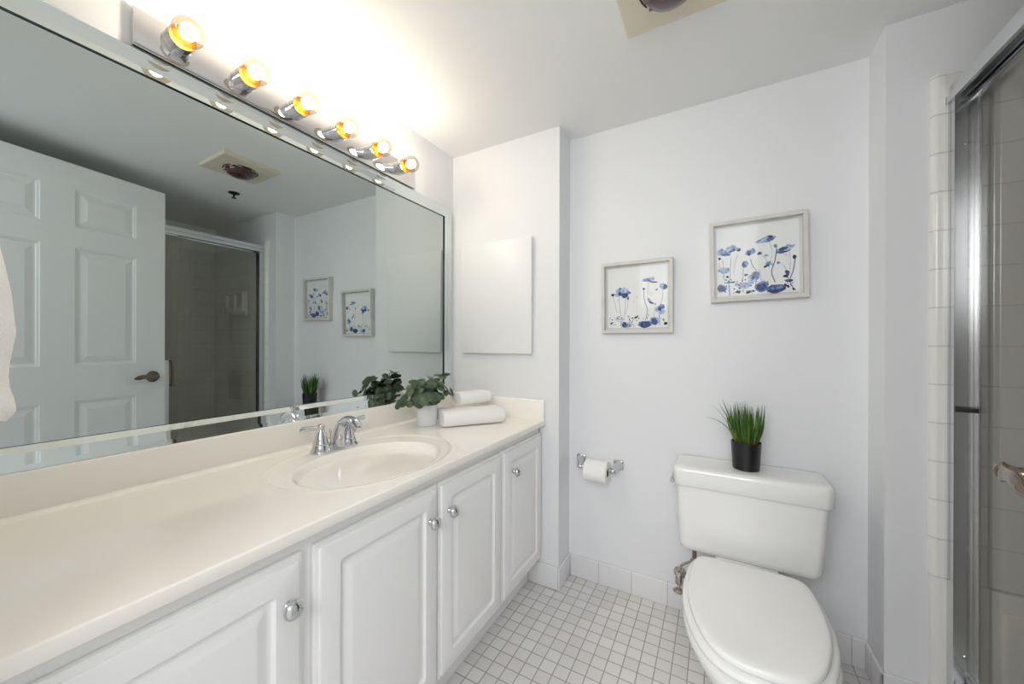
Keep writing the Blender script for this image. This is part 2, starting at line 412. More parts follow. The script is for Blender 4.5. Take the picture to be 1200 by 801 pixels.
for a, b in zip(grid, grid[1:]):
    for i in range(len(a)-1): bm.faces.new((a[i], a[i+1], b[i+1], b[i]))
    bm.faces.new((a[-1], a[0], b[0], b[-1]))
bm.faces.new(grid[0]); bm.faces.new(list(reversed(grid[-1])))
link('counter_slab', shift(bm, o_), MARBLE, ct, 60)
bm = bmesh.new(); box(bm, .0005, .0185, .002, YC-.0005, ZC-.002, .8950, .004, 3)
cp('backsplash', bm)
bm = bmesh.new(); box(bm, .0187, .5635, YC-.0185, YC-.0005, ZC-.002, .8950, .004, 3)
cp('side_splash', bm)
bm = bmesh.new(); lathe(bm, [(.001, .0), (.022, 0), (.022, .002), (.015, .004), (.001, .004)], 24, Matrix.Translation((.335, .805, topz(.335, .805)+.0005)))
cp('drain_flange', bm, CHROME)

# ------------------------------------------------------------------ faucet
fa = thing('basin_faucet', 'chrome two handle basin faucet with an arched spout behind the oval basin', 'faucet', (.108, .832, ZC-.0035))
def fp(name, bm, parent=fa, smooth=40): return link(name, bm, CHROME, parent, smooth)
bm = bmesh.new()
def plate(w0, l0, r, z): return [(x, y, z) for x, y in rrect(w0, l0, r, 6)]
loft(bm, [plate(.056, .160, .014, .0), plate(.056, .160, .014, .005), plate(.052, .156, .013, .0075), plate(.048, .150, .012, .017), plate(.044, .146, .010, .020), plate(.040, .140, .010, .0205)])
for s in (-1, 1): lathe(bm, [(.001, 0), (.0345, 0), (.0345, .005), (.0310, .008), (.0275, .016), (.0255, .026), (.0240, .0278), (.001, .0278)], 28, Matrix.Translation((0, .0525*s, 0)))
fp('base_plate', bm)
bm = bmesh.new()
pts = catmull([(.019, 0, .016), (.020, 0, .042), (.026, 0, .070), (.044, 0, .094), (.076, 0, .106), (.106, 0, .099), (.127, 0, .084)], 7)
tube(bm, pts, [.0195, .0180, .0150, .0125, .0120, .0140, .0130], 20, flat=1.4, side=(1, 0, 0))
lathe(bm, [(.0115, 0), (.0115, .008), (.0001, .008)], 16, axis_xf((.121, 0, .087), (.62, 0, -.78)))
fp('spout', bm)
for s in (-1, 1):
    bm = bmesh.new()
    lathe(bm, [(.0235, .0275), (.0240, .031), (.0225, .034), (.021, .042), (.0165, .060), (.0120, .071), (.0100, .077), (.0085, .080)], 28, Matrix.Translation((0, .0525*s, 0)))
    hb = fp('handle_hub', bm)
    bm = bmesh.new()
    lathe(bm, [(.0001, .078), (.009, .079), (.0115, .083), (.0120, .088), (.0095, .093), (.004, .0955), (.0001, .096)], 24, Matrix.Translation((0, .0525*s, 0)))
    dy = Vector((.012 if s < 0 else -.0, s*1.0, .02)).normalized()
    b0 = Vector((0, .0525*s, .087))
    tube(bm, [b0+dy*.006, b0+dy*.014, b0+dy*.018, b0+dy*.035, b0+dy*.062, b0+dy*.070, b0+dy*.0735], [.0075, .005, .0062, .0080, .0095, .0090, .004], 14)
    fp('lever', bm, hb)
bm = bmesh.new(); tube(bm, [(-.024, 0, .02), (-.024, 0, .055)], .0025, 8); lathe(bm, [(.001, 0), (.005, .001), (.0055, .006), (.003, .010), (.0005, .0105)], 12, Matrix.Translation((-.024, 0, .055)))
fp('lift_rod', bm)

# ------------------------------------------------------------------ mirror
mi = thing('wall_mirror', 'large wall mirror with a mirrored border above the long countertop', 'mirror', (.0, .8, .8957))
o_ = (.0, .8, .8957)
ZI0, ZI1 = .8957, 1.902; W_ = .053; YR = 1.600; YL = .012
bm = bmesh.new(); box(bm, .0005, .0060, YL+.02, YR-.03, ZI0+.02, ZI1-.03)
link('mirror_glass', shift(bm, o_), MIRROR, mi, 0)
t6, t2 = math.tan(math.radians(6)), math.tan(math.radians(1.7))
prof = [(0, .0062, 1), (0, .0125, 0), (.016, .0125-.016*t6, 0), (.0405, .0125-.016*t6+.0245*t2, 0), (W_, .0125-.016*t6+.0245*t2+.0125*t6, 0), (W_, .0005, 1), (0, .0005, 1)]
def strip(name, c0, c1, along, inward, m0, m1):
    # c0,c1: outer corners (y,z); along: unit dir; inward: unit dir; m0,m1 mitre flags
    bm = bmesh.new(); A = []; Bv = []
    for s, x, mm in prof:
        o = W_-s
        p0 = Vector(c0)+Vector(inward)*o+Vector(along)*(o if m0 else 0); p1 = Vector(c1)+Vector(inward)*o-Vector(along)*(o if m1 else 0)
        A.append(bm.verts.new((x, p0.x, p0.y))); Bv.append(bm.verts.new((x, p1.x, p1.y)))
    n = len(prof)
    for i in range(n):
        j = (i+1) % n; f = bm.faces.new((A[i], A[j], Bv[j], Bv[i]))
        f.material_index = 1 if i in (0, 4, 5, 6) else 0
    for f in (bm.faces.new(A), bm.faces.new(Bv)): f.material_index = 1
    link(name, shift(bm, o_), [MIRROR2, GEDGE], mi, 0)
strip('bevelled_strip', (YL, ZI1), (YR, ZI1), (1, 0), (0, -1), 1, 1)
strip('bevelled_strip', (YL, ZI0), (YR, ZI0), (1, 0), (0, 1), 1, 1)
strip('bevelled_strip', (YR, ZI0), (YR, ZI1), (0, 1), (-1, 0), 1, 1)
strip('bevelled_strip', (YL, ZI0), (YL, ZI1), (0, 1), (1, 0), 1, 1)

# ------------------------------------------------------------------ light bar
ZS = .0055
lb = thing('vanity_light_bar', 'mirrored vanity light bar with six clear globe bulbs above the mirror', 'light fixture', (0, .8257, 1.9555))
bm = bmesh.new(); box(bm, .0006, .021, .339-.8257, 1.3125-.8257, -.0475, .0475, .0015)
link('backplate', bm, BARM, lb, 30)
for k in range(6):
    y = .420+.1572*k-.8257
    bm = bmesh.new(); X = axis_xf((.0205, y, ZS), (1, 0, 0))
    lathe(bm, [(.0305, 0), (.0305, .020), (.0295, .0205), (.0295, .0225), (.0305, .023), (.0305, .046), (.0285, .0465), (.0282, .025), (.0001, .025)], 32, X)
    for f in bm.faces:
        c = f.calc_center_median()
        if math.hypot(c.y-y, c.z-ZS) < .0283 and c.x > .0205+.022: f.material_index = 1
    so = link('lamp_socket', bm, [CHROME, BRASS], lb, 40)
    bm = bmesh.new()
    pf = [(.0130, .026), (.0135, .040), (.016, .048)]
    R = .0345; cz = .082
    for j in range(3, 17):
        a = -PI/2+PI*j/16; rr = R*math.cos(a); zz = cz+R*math.sin(a)
        if zz > .050: pf.append((max(rr, 1e-4), zz))
    lathe(bm, pf, 28, X, cap0=True)
    link('bulb_glass', bm, BULBG, so, 60)
    bm = bmesh.new(); lathe(bm, [(.001, .058), (.010, .062), (.0165, .073), (.0175, .083), (.0150, .094), (.009, .101), (.001, .104)], 16, X)
    link('filament', bm, FILAM, so, 60)

# (globe bulbs end here)
# ------------------------------------------------------------------ medicine cabinet on chase
mc = thing('medicine_cabinet', 'plain glossy white medicine cabinet door on the side wall beside the mirror', 'medicine cabinet', (.29, YC, 1.405))
bm = bmesh.new(); box(bm, -.205, .205, -.006, -.0005, -.28, .28); link('cabinet_rim', bm, CABW, mc, 0)
bm = bmesh.new(); box(bm, -.2135, .2095, -.026, -.0075, -.288, .288, .0025, 2); link('cabinet_door', bm, mat('gloss_white', (.83, .84, .85), .38), mc, 35)

# ------------------------------------------------------------------ pictures
def blob(bm, cx, cz, rx, rz, rot, y, mi, rng, irr=.18, n=18):
    ph = [rng.random()*6.28 for _ in range(3)]; c = bm.verts.new((cx, y, cz)); vs = []
    for k in range(n):
        a = 2*PI*k/n; f = 1+irr*(math.sin(2*a+ph[0])*.5+math.sin(3*a+ph[1])*.35+math.sin(5*a+ph[2])*.3)
        px, pz = rx*f*math.cos(a), rz*f*math.sin(a)
        vs.append(bm.verts.new((cx+px*math.cos(rot)-pz*math.sin(rot), y, cz+px*math.sin(rot)+pz*math.cos(rot))))
    for k in range(n):
        f = bm.faces.new((c, vs[(k+1) % n], vs[k])); f.material_index = mi
def stroke(bm, pts, wd, y, mi):
    P = catmull([(a, 0, b) for a, b in pts], 5); prev = None
    for i, p in enumerate(P):
        t = (P[min(i+1, len(P)-1)]-P[max(i-1, 0)]).normalized(); nrm = Vector((-t.z, 0, t.x))*wd/2
        cur = (bm.verts.new((p.x+nrm.x, y, p.z+nrm.z)), bm.verts.new((p.x-nrm.x, y, p.z-nrm.z)))
        if prev: bm.faces.new((prev[0], prev[1], cur[1], cur[0])).material_index = mi
        prev = cur
def picture(label, x0, x1, z0, z1, tilt, lean, marks, seed):
    cx, cz = (x0+x1)/2, (z0+z1)/2; Wd, Hg = x1-x0, z1-z0
    t = thing('framed_picture', label, 'picture', (cx, YB-.001, cz), group='framed blue flower pictures')
    t.rotation_euler = (lean, tilt, 0)
    fw, dp = .0145, .036
    bm = bmesh.new()
    ol = [(-Wd/2, -Hg/2), (Wd/2, -Hg/2), (Wd/2, Hg/2), (-Wd/2, Hg/2)]
    def rg(i, y): return [(a-math.copysign(i, a), y, b-math.copysign(i, b)) for a, b in ol]
    lps = [rg(0, -.0005), rg(0, -dp+.0015), rg(.0015, -dp), rg(fw-.001, -dp), rg(fw, -dp+.001), rg(fw, -.009), rg(fw, -.0005)]
    rows = loft(bm, lps, False, False)
    a, b = rows[0], rows[-1]
    for i in range(4): bm.faces.new((a[i], b[i], b[(i+1) % 4], a[(i+1) % 4]))
    link('frame', bm, FRAMEW, t, 20)
    link('backing_board', B(-Wd/2+fw, Wd/2-fw, -.008, -.003, -Hg/2+fw, Hg/2-fw), MATB, t, 0)
    iw, ih = Wd-2*fw, Hg-2*fw; mg = .010
    bm = bmesh.new()
    # deckled sheet
    rng = random.Random(seed); pw, phh = iw-2*mg, ih-2*mg
    pts = []
    for (a0, b0), (a1, b1) in zip([(-1, -1), (1, -1), (1, 1), (-1, 1)], [(1, -1), (1, 1), (-1, 1), (-1, -1)]):
        for k in range(40):
            q = k/40; pts.append(((a0+(a1-a0)*q)*pw/2+rng.uniform(-.0007, .0007), (b0+(b1-b0)*q)*phh/2+rng.uniform(-.0007, .0007)))
    loft(bm, [[(a, -.009, b) for a, b in pts], [(a, -.0105, b) for a, b in pts]])
    yy = [-.0108]
    def U(a): return (a-.5)*pw
    def V(b): return (b-.5)*phh
    def ny(): yy[0] -= .00001; return yy[0]
    for mk in marks:
        k = mk[0]
        if k == 'b': blob(bm, U(mk[1]), V(mk[2]), mk[3]*pw, mk[4]*pw, math.radians(mk[5]), ny(), mk[6]+1, rng, mk[7] if len(mk) > 7 else .2)
        elif k == 's': stroke(bm, [(U(a), V(b)) for a, b in mk[1]], mk[2]*pw if len(mk) > 2 else .0052*pw, ny(), (mk[3] if len(mk) > 3 else 6)+1)
    # sprinkled dots along the foot
    for _ in range(52):
        blob(bm, U(rng.uniform(.03, .97)), V(rng.uniform(.01, .10)+.12*rng.random()**2), rng.uniform(.005, .012)*pw, rng.uniform(.004, .009)*pw, rng.random()*3, ny(), rng.choice([0, 4, 4, 1])+1, rng)
    link('flower_print', bm, [PAPER]+BLUE, t, None)
    link('picture_glass', B(-Wd/2+fw, Wd/2-fw, -dp+.006, -dp+.008, -Hg/2+fw, Hg/2-fw), CLEAR, t, 0)
    return t
# marks in sheet fractions (u right, v up)
def poppy(cu, cv, w, rot, c1, c2):   # wide cup flower seen from the side, petals fanning from its base
    out = []; m = 2
    for n_, (ang, sc) in enumerate(((172, 1), (8, 1), (140, .95), (40, .95), (112, .8), (72, .8))):
        a = math.radians(ang+rot); out.append(('b', cu+w*.26*math.cos(a), cv+w*.25*math.sin(a), w*.25*sc, w*.16*sc, ang+rot, (c1, c2, m, c1, c2, m)[n_], .35))
    return out+[('b', cu, cv-.008, w*.18, w*.09, rot, 0, .3), ('b', cu+w*.2, cv+.0, w*.12, w*.06, rot+10, 0, .3)]
p1 = [('s', [(.20, .53), (.21, .35), (.23, .20)]), ('s', [(.31, .51), (.31, .35), (.29, .18)]), ('s', [(.09, .54), (.13, .40), (.16, .26)], .004), ('s', [(.355, .48), (.345, .35), (.31, .22)], .004),
      ('s', [(.615, .62), (.635, .42), (.68, .29), (.65, .12)], .009, 6), ('s', [(.70, .75), (.69, .60), (.70, .52)], .004), ('s', [(.93, .62), (.92, .45), (.88, .36)], .005), ('s', [(.87, .22), (.87, .14), (.84, .08)], .008, 0),
      ('s', [(.80, .35), (.79, .22), (.80, .14)], .004), ('s', [(.50, .48), (.505, .25), (.50, .10)], .004, 5), ('s', [(.44, .40), (.45, .25)], .004, 5), ('s', [(.23, .14), (.24, .05), (.245, .0)], .009, 2),
      ('b', .09, .56, .025, .027, 0, 4), ('b', .355, .49, .020, .024, 0, 0), ('b', .62, .63, .019, .022, 0, 0), ('b', .50, .50, .020, .02, 0, 5), ('b', .455, .43, .016, .02, 0, 5), ('b', .74, .55, .02, .02, 0, 5),
      ('b', .83, .605, .02, .016, 20, 1), ('b', .705, .44, .02, .05, 20, 1), ('b', .745, .40, .045, .018, -35, 0), ('b', .81, .375, .012, .014, 0, 0),
      ('b', .925, .655, .055, .05, 10, 2), ('b', .965, .64, .03, .045, 0, 0), ('b', .86, .29, .055, .065, -30, 2), ('b', .90, .32, .055, .05, 30, 1), ('b', .91, .25, .05, .05, 0, 2), ('b', .885, .29, .022, .035, -20, 0)]
p1 += poppy(.255, .565, .27, 5, 2, 1)+[('b', .30, .535, .060, .035, 0, 0), ('b', .21, .57, .03, .025, 0, 0), ('b', .17, .64, .014, .02, 0, 2)]
p1 += [('b', .70, .775, .095, .042, 5, 2, .3), ('b', .68, .77, .055, .030, 10, 1), ('b', .78, .73, .075, .012, -6, 0), ('b', .71, .765, .02, .02, 0, 1)]
p1 += [('b', .64, .055, .11, .062, 0, 1, .12), ('b', .64, .045, .09, .05, 0, 0, .12), ('b', .80, .105, .075, .075, 0, 2), ('b', .79, .095, .055, .055, 0, 0), ('b', .32, .05, .085, .055, -20, 2), ('b', .295, .05, .045, .045, 0, 0),
       ('b', .07, .08, .03, .015, 40, 0), ('b', .22, .145, .08, .012, -8, 2), ('b', .49, .17, .035, .016, 15, 4), ('b', .97, .06, .03, .024, 0, 4), ('s', [(.37, .17), (.41, .08), (.46, .02)], .007, 4), ('s', [(.14, .14), (.23, .10), (.29, .16)], .006, 1), ('s', [(.51, .14), (.515, .07), (.52, .02)], .004, 5)]
for a, b in ((.20, .19), (.25, .17), (.17, .17), (.36, .19), (.42, .16), (.38, .13), (.52, .19), (.54, .15), (.94, .12), (.08, .14)): p1.append(('b', a, b, .012, .012, 0, 0 if (a*100) % 2 < 1 else 4))
p2 = [('s', [(.08, .54), (.085, .40), (.08, .26)], .005), ('s', [(.185, .56), (.17, .35), (.15, .10)]), ('s', [(.27, .60), (.23, .45), (.215, .32)], .004), ('s', [(.04, .50), (.03, .42)], .004), ('s', [(.085, .36), (.10, .25), (.10, .19)], .007, 3),
      ('s', [(.345, .42), (.33, .25), (.335, .03)], .006), ('s', [(.43, .52), (.45, .42), (.50, .32), (.485, .10)], .008, 6), ('s', [(.54, .33), (.55, .24), (.56, .18)], .004), ('s', [(.66, .72), (.69, .60), (.67, .42)], .006, 2),
      ('s', [(.745, .63), (.72, .45), (.68, .30), (.72, .15)], .013, 6), ('s', [(.545, .58), (.61, .50), (.66, .36)], .006, 3), ('s', [(.88, .60), (.90, .45), (.89, .30)], .006, 2), ('s', [(.955, .48), (.93, .30), (.89, .16), (.93, .04)], .012, 6),
      ('s', [(.77, .43), (.83, .36), (.86, .28)], .006, 2), ('s', [(.865, .56), (.87, .38)], .004, 5), ('s', [(.15, .16), (.16, .05), (.16, .0)], .012, 1), ('s', [(.85, .30), (.87, .20), (.86, .12)], .01, 6),
      ('b', .285, .665, .026, .028, 0, 0), ('b', .035, .565, .019, .02, 0, 4), ('b', .54, .58, .028, .022, 0, 0), ('b', .73, .66, .022, .026, 0, 1), ('b', .62, .54, .02, .02, 0, 3), ('b', .76, .42, .022, .02, 0, 1), ('b', .945, .48, .024, .026, 0, 4),
      ('b', .535, .34, .018, .014, 0, 5), ('b', .85, .52, .02, .016, 0, 5), ('b', .37, .29, .022, .018, 0, 0), ('b', .135, .285, .02, .018, 0, 4),
      ('b', .43, .615, .062, .048, 10, 2), ('b', .41, .60, .03, .035, 10, 0), ('b', .46, .63, .03, .035, 0, 1), ('b', .36, .445, .042, .045, 0, 1), ('b', .34, .44, .02, .035, 0, 0), ('b', .385, .45, .02, .03, 0, 3),
      ('b', .09, .385, .072, .05, 0, 3, .25), ('b', .09, .395, .045, .03, 0, 2), ('b', .46, .25, .062, .065, -20, 2), ('b', .49, .27, .05, .06, 30, 1), ('b', .44, .20, .05, .05, 0, 2), ('b', .46, .245, .022, .032, -10, 0),
      ('b', .64, .43, .035, .022, 30, 3), ('b', .62, .39, .045, .014, 25, 0), ('b', .67, .42, .02, .035, 60, 3), ('b', .86, .28, .03, .024, 0, 0), ('b', .84, .225, .03, .018, 0, 4), ('b', .88, .16, .055, .018, -5, 0), ('b', .865, .255, .02, .03, 0, 0)]
p2 += poppy(.09, .625, .20, -8, 2, 1)+poppy(.19, .665, .18, 15, 1, 2)
p2 += [('b', .62, .760, .11, .036, 14, 1, .3), ('b', .56, .742, .08, .018, 0, 2), ('b', .655, .785, .055, .034, 10, 0), ('b', .60, .775, .05, .028, 25, 2), ('b', .71, .78, .03, .014, 30, 1), ('b', .83, .590, .10, .036, 10, 1, .3), ('b', .87, .620, .06, .034, 20, 2), ('b', .82, .61, .05, .026, 10, 0), ('b', .80, .565, .07, .012, 0, 0), ('b', .93, .63, .035, .016, 40, 2)]
p2 += [('b', .06, .12, .065, .055, 20, 1), ('b', .05, .11, .045, .045, 0, 0), ('b', .56, .105, .085, .075, 10, 1, .12), ('b', .55, .10, .06, .055, 0, 0), ('b', .73, .06, .115, .062, 0, 0, .12), ('b', .74, .08, .07, .03, 0, 1), ('b', .34, .14, .085, .05, 0, 2), ('b', .17, .20, .08, .012, 4, 1),
       ('b', .27, .05, .03, .022, -20, 4), ('b', .40, .04, .034, .022, 20, 4), ('b', .455, .05, .02, .012, 0, 4), ('b', .84, .10, .015, .025, 20, 4), ('b', .87, .08, .015, .022, 0, 4), ('b', .93, .04, .014, .018, 0, 4)]
for a, b in ((.12, .24), (.15, .22), (.18, .24), (.24, .17), (.28, .15), (.30, .18), (.26, .20), (.32, .21), (.36, .22), (.43, .13), (.22, .10), (.29, .10), (.90, .10), (.82, .06)): p2.append(('b', a, b, .011, .010, 0, [0, 4, 1][int(a*100) % 3]))
picture('smaller looking left picture of blue watercolour flowers in a whitewashed box frame', .807, 1.1215, 1.2185, 1.5485, 0, .028, p1, 5)
picture('higher right picture of blue watercolour flowers hanging above the toilet', 1.2640, 1.5890, 1.3440, 1.6725, math.radians(-1.0), .028, p2, 9)

# ------------------------------------------------------------------ ceiling fixtures
hl = thing('ceiling_heat_lamp', 'square cream ceiling fixture holding a dark red heat lamp', 'ceiling light', (1.171, 1.112, H))
bm = bmesh.new(); n_ = 40; loops = []
def sqc(f, half, rad, z):   # blend square outline into circle
    out = []
    for k in range(n_):
        a = 2*PI*(k+.5)/n_; c, s = math.cos(a), math.sin(a); m_ = max(abs(c), abs(s)); q = half/m_
        rr = q*(1-f)+rad*f; out.append((rr*c, rr*s, z))
    return out
def sq(half, z, r=.004):
    P = rrect(2*half, 2*half, r, 9); return [(a, b, z) for a, b in P]
def ci(rad, z): return [(rad*math.cos(math.atan2(b, a)), rad*math.sin(math.atan2(b, a)), z) for a, b in rrect(.28, .28, .004, 9)]
loft(bm, [sq(.146, -.0005), sq(.146, -.016), sq(.142, -.020), [( .5*(p[0]+q[0]), .5*(p[1]+q[1]), -.021) for p, q in zip(sq(.142, 0), ci(.100, 0))], ci(.098, -.022), ci(.094, -.027), ci(.089, -.026), ci(.086, -.004), ci(.086, -.0006)], True, False)
link('cover_plate', bm, CREAMP, hl, 30)
bm = bmesh.new(); R = .0855
lathe(bm, [(R, -.0008), (R, -.0250)]+[(R-(.0015 if k % 2 else .0045), -.0250+k*.0022) for k in range(11)]+[(R-.003, -.0008)], 40, cap0=False, cap1=False)
link('louvre_ring', bm, LINER, hl, 30)
bm = bmesh.new(); lathe(bm, [(.030, -.0008), (.064, -.006), (.074, -.020), (.073, -.034), (.064, -.048), (.044, -.058), (.020, -.0625), (.0005, -.063)], 40)
link('heat_bulb', bm, REDG, hl, 60)
fs = thing('fire_sprinkler', 'small dark fire sprinkler head on the ceiling', 'sprinkler', (1.63, 1.28, H))
DK = mat('dark_metal', (.035, .03, .028), .4, .7)
bm = bmesh.new(); lathe(bm, [(.034, -.0005), (.034, -.003), (.024, -.008), (.010, -.010), (.0005, -.010)], 24); link('escutcheon', bm, DK, fs)
bm = bmesh.new(); tube(bm, [(0, 0, -.009), (0, 0, -.034)], .006, 10)
for s in (-1, 1): tube(bm, [(s*.006, 0, -.012), (s*.013, 0, -.022), (s*.004, 0, -.035)], .002, 6)
lathe(bm, [(.0005, -.034), (.016, -.034), (.016, -.036), (.0005, -.036)], 18); link('sprinkler_head', bm, DK, fs)

# ------------------------------------------------------------------ six panel door, standing open
dr = thing('door_1', None, None, (1.570, .070, 0), -math.atan2(.196, .9806)); dr['kind'] = 'structure'
DW, DZ0, DZ1, DT = .904, .012, 2.10, .035
bm = bmesh.new()
ysd = [0, .1400, .3920, .5120, .7640, DW]; zsd = [DZ0, .245, .8585, 1.0465, 1.665, 1.7735, 1.9735, DZ1]
pan = {(1, 1), (3, 1), (1, 3), (3, 3), (1, 5), (3, 5)}
for side in (0, 1):
    X = lambda dep: dep if side == 0 else DT-dep
    for i in range(5):
        for j in range(7):
            a0, a1, b0, b1 = ysd[i], ysd[i+1], zsd[j], zsd[j+1]
            def rg(ins, dep): return [bm.verts.new((X(dep), y, z)) for y, z in ((a0+ins, b0+ins), (a1-ins, b0+ins), (a1-ins, b1-ins), (a0+ins, b1-ins))]
            if (i, j) in pan:
                Ls = [rg(0, 0), rg(.004, .003), rg(.010, .0045), rg(.014, .0085), rg(.022, .0085), rg(.046, .0020), rg(.049, .0015)]
                for p, q in zip(Ls, Ls[1:]):
                    for k in range(4): bm.faces.new((p[k], p[(k+1) % 4], q[(k+1) % 4], q[k]))
                bm.faces.new(Ls[-1])
            else: bm.faces.new(rg(0, 0))
for y in (0, DW): bm.faces.new([bm.verts.new(p) for p in ((0, y, DZ0), (DT, y, DZ0), (DT, y, DZ1), (0, y, DZ1))])
for z in (DZ0, DZ1): bm.faces.new([bm.verts.new(p) for p in ((0, 0, z), (DT, 0, z), (DT, DW, z), (0, DW, z))])
bmesh.ops.remove_doubles(bm, verts=bm.verts, dist=1e-5)
link('door_leaf', bm, DOORW, dr, 0)
bm = bmesh.new(); X = axis_xf((0, .842, .961), (-1, 0, 0))
lathe(bm, [(.0005, -.001), (.033, -.001), (.034, .003), (.031, .009), (.022, .015), (.0125, .022), (.0105, .028), (.0110, .033), (.0130, .038), (.0130, .046), (.008, .053), (.0005, .055)], 32, X)
pts = catmull([(-.043, .848, .960), (-.0455, .830, .961), (-.046, .805, .964), (-.047, .780, .965), (-.047, .755, .961), (-.048, .733, .956)], 6)
tube(bm, pts, [.0095, .0072, .0062, .0066, .0076, .0074, .003], 16, flat=1.75, side=(0, 0, 1))
lv = link('door_handle', bm, NICKEL, dr, 60); lv['label'] = 'aged bronze lever handle'
bm = bmesh.new()
for z in (.25, 1.05, 1.88): tube(bm, [(-.004, -.004, z-.045), (-.004, -.004, z+.045)], .006, 10)
link('hinge', bm, NICKEL, dr)

# ------------------------------------------------------------------ toilet
TX = 1.385
to = thing('toilet', 'white two piece toilet with its lid closed against the back wall', 'toilet', (TX, 1.45, 0))
o_ = (TX, 1.45, 0)
def tp(name, bm, m=PORC, parent=to, smooth=50): return link(name, shift(bm, o_), m, parent, smooth)
lidp = [(1.528, 0), (1.5275, .085), (1.524, .125), (1.513, .150), (1.490, .163), (1.45, .171), (1.40, .1755), (1.35, .1775), (1.30, .176), (1.25, .170), (1.20, .159), (1.15, .143), (1.11, .124), (1.085, .106), (1.068, .086), (1.056, .062), (1.050, .036), (1.048, 0)]
def outline(sc=0.0, dz=0):   # closed loop; sc = outward offset
    cy = 1.29
    right = catmull([(TX+hw, y, 0) for y, hw in lidp], 3)
    lp = [(p.x, p.y) for p in right]+[(2*TX-p.x, p.y) for p in reversed(right[1:-1])]
    out = []
    n = len(lp)
    for i in range(n):
        a = Vector(lp[(i-1) % n]); b = Vector(lp[(i+1) % n]); t = (b-a)
        if t.length < 1e-9: t = Vector((1, 0))
        t.normalize(); nr = Vector((t.y, -t.x)); c = Vector(lp[i])
        if (c+nr*.01-Vector((TX, cy))).length < (c-Vector((TX, cy))).length: nr = -nr
        out.append((c.x+nr.x*sc, min(c.y+nr.y*sc, 1.5285), dz))
    return out
# lid
bm = bmesh.new(); loft(bm, [outline(-.012, .3745), outline(-.002, .3745), outline(0, .377), outline(0, .386), outline(-.0025, .3905), outline(-.008, .3930)]+[[(TX+(x-TX)*k, 1.29+(y-1.29)*k, z) for x, y, _ in outline(-.008, 0)] for k, z in ((.93, .3940), (.75, .3946), (.4, .3948))]); tp('toilet_lid', bm, SEATP)
bm = bmesh.new(); loft(bm, [outline(-.02, .352), outline(.010, .3525), outline(.0145, .356), outline(.0155, .362), outline(.013, .3685), outline(.006, .3715), outline(-.02, .372)])
st_ = tp('toilet_seat', bm, SEATP)
for s in (-1, 1):
    bm = bmesh.new(); box(bm, TX+s*.075-.020, TX+s*.075+.020, 1.528, 1.552, .345, .370, .006, 3); tp('seat_hinge', bm, SEATP, st_)
# bowl
def egg(cy, ay_f, ay_b, ax, z, n=64, pw=2.2):
    out = []
    for k in range(n):
        a = 2*PI*k/n; c, s = math.cos(a), math.sin(a); ay = ay_b if s > 0 else ay_f
        out.append((TX+ax*math.copysign(abs(c)**(2/pw), c), cy+ay*math.copysign(abs(s)**(2/pw), s), z))
    return out
bm = bmesh.new()
loft(bm, [egg(1.43, .235, .20, .112, .001, pw=2.6), egg(1.43, .235, .20, .112, .02, pw=2.6), egg(1.43, .222, .20, .100, .05, pw=2.5), egg(1.42, .215, .20, .096, .11, pw=2.4), egg(1.39, .235, .21, .112, .17), egg(1.35, .275, .22, .145, .235),
          egg(1.32, .293, .22, .172, .295), egg(1.31, .297, .225, .186, .330), egg(1.31, .298, .225, .189, .343), egg(1.31, .294, .222, .186, .350), egg(1.31, .28, .21, .175, .3515)])
tp('bowl', bm)
bm = bmesh.new(); box(bm, TX-.10, TX+.10, 1.61, 1.75, .330, .3550, .008, 3); loft(bm, [[(TX+a, 1.625+b, z) for a, b in rrect(w_, l_, .03, 5)] for z, w_, l_ in ((.18, .17, .26), (.26, .21, .27), (.30, .23, .28), (.330, .235, .284), (.3365, .228, .278))]); tp('tank_deck', bm)
# tank
def tk(hw0, hw1, y0, y1, z, r=.022): hw1 += .012; r *= .8; cx = TX+.5*(hw1-hw0); return [(cx+a, (y0+y1)/2+b, z) for a, b in rrect(hw0+hw1, y1-y0, r, 5)]
bm = bmesh.new()
loft(bm, [tk(.180, .165, 1.625, 1.745, .3545, .02), tk(.205, .190, 1.605, 1.755, .358, .03), tk(.220, .205, 1.594, 1.762, .368, .034), tk(.2245, .2105, 1.590, 1.765, .385, .034), tk(.2300, .220, 1.588, 1.767, .50, .034), tk(.2345, .2275, 1.586, 1.768, .612, .034)])
tp('tank', bm)
bm = bmesh.new()
loft(bm, [tk(.236, .229, 1.584, 1.769, .6125, .034), tk(.2430, .2360, 1.577, 1.7700, .6150, .036), tk(.2455, .2385, 1.5745, 1.7710, .619, .037), tk(.2475, .2405, 1.573, 1.7715, .668, .040), tk(.2465, .2395, 1.575, 1.771, .678, .040), tk(.2425, .2355, 1.579, 1.770, .6855, .038), tk(.236, .229, 1.586, 1.766, .6885, .034), tk(.20, .195, 1.61, 1.745, .6895, .03)])
tp('tank_lid', bm)
bm = bmesh.new(); lathe(bm, [(.0005, -.002), (.013, -.002), (.013, .005), (.008, .008), (.007, .016), (.0005, .016)], 16, axis_xf((TX-.2345, 1.65, .635), (-1, 0, 0)))
tube(bm, [(TX-.2345-.014, 1.655, .636), (TX-.2345-.015, 1.625, .634), (TX-.2345-.016, 1.598, .628), (TX-.2345-.016, 1.585, .624)], [.007, .006, .008, .0075], 10, flat=1.3)
fl = tp('flush_lever', bm, CHROME)
bm = bmesh.new(); tube(bm, [(1.212, 1.66, .30), (1.212, 1.66, .357)], .008, 10); lathe(bm, [(.014, 0), (.014, .012)], 6, Matrix.Translation((1.212, 1.66, .335)))
tp('supply_nut', bm, NICKEL)

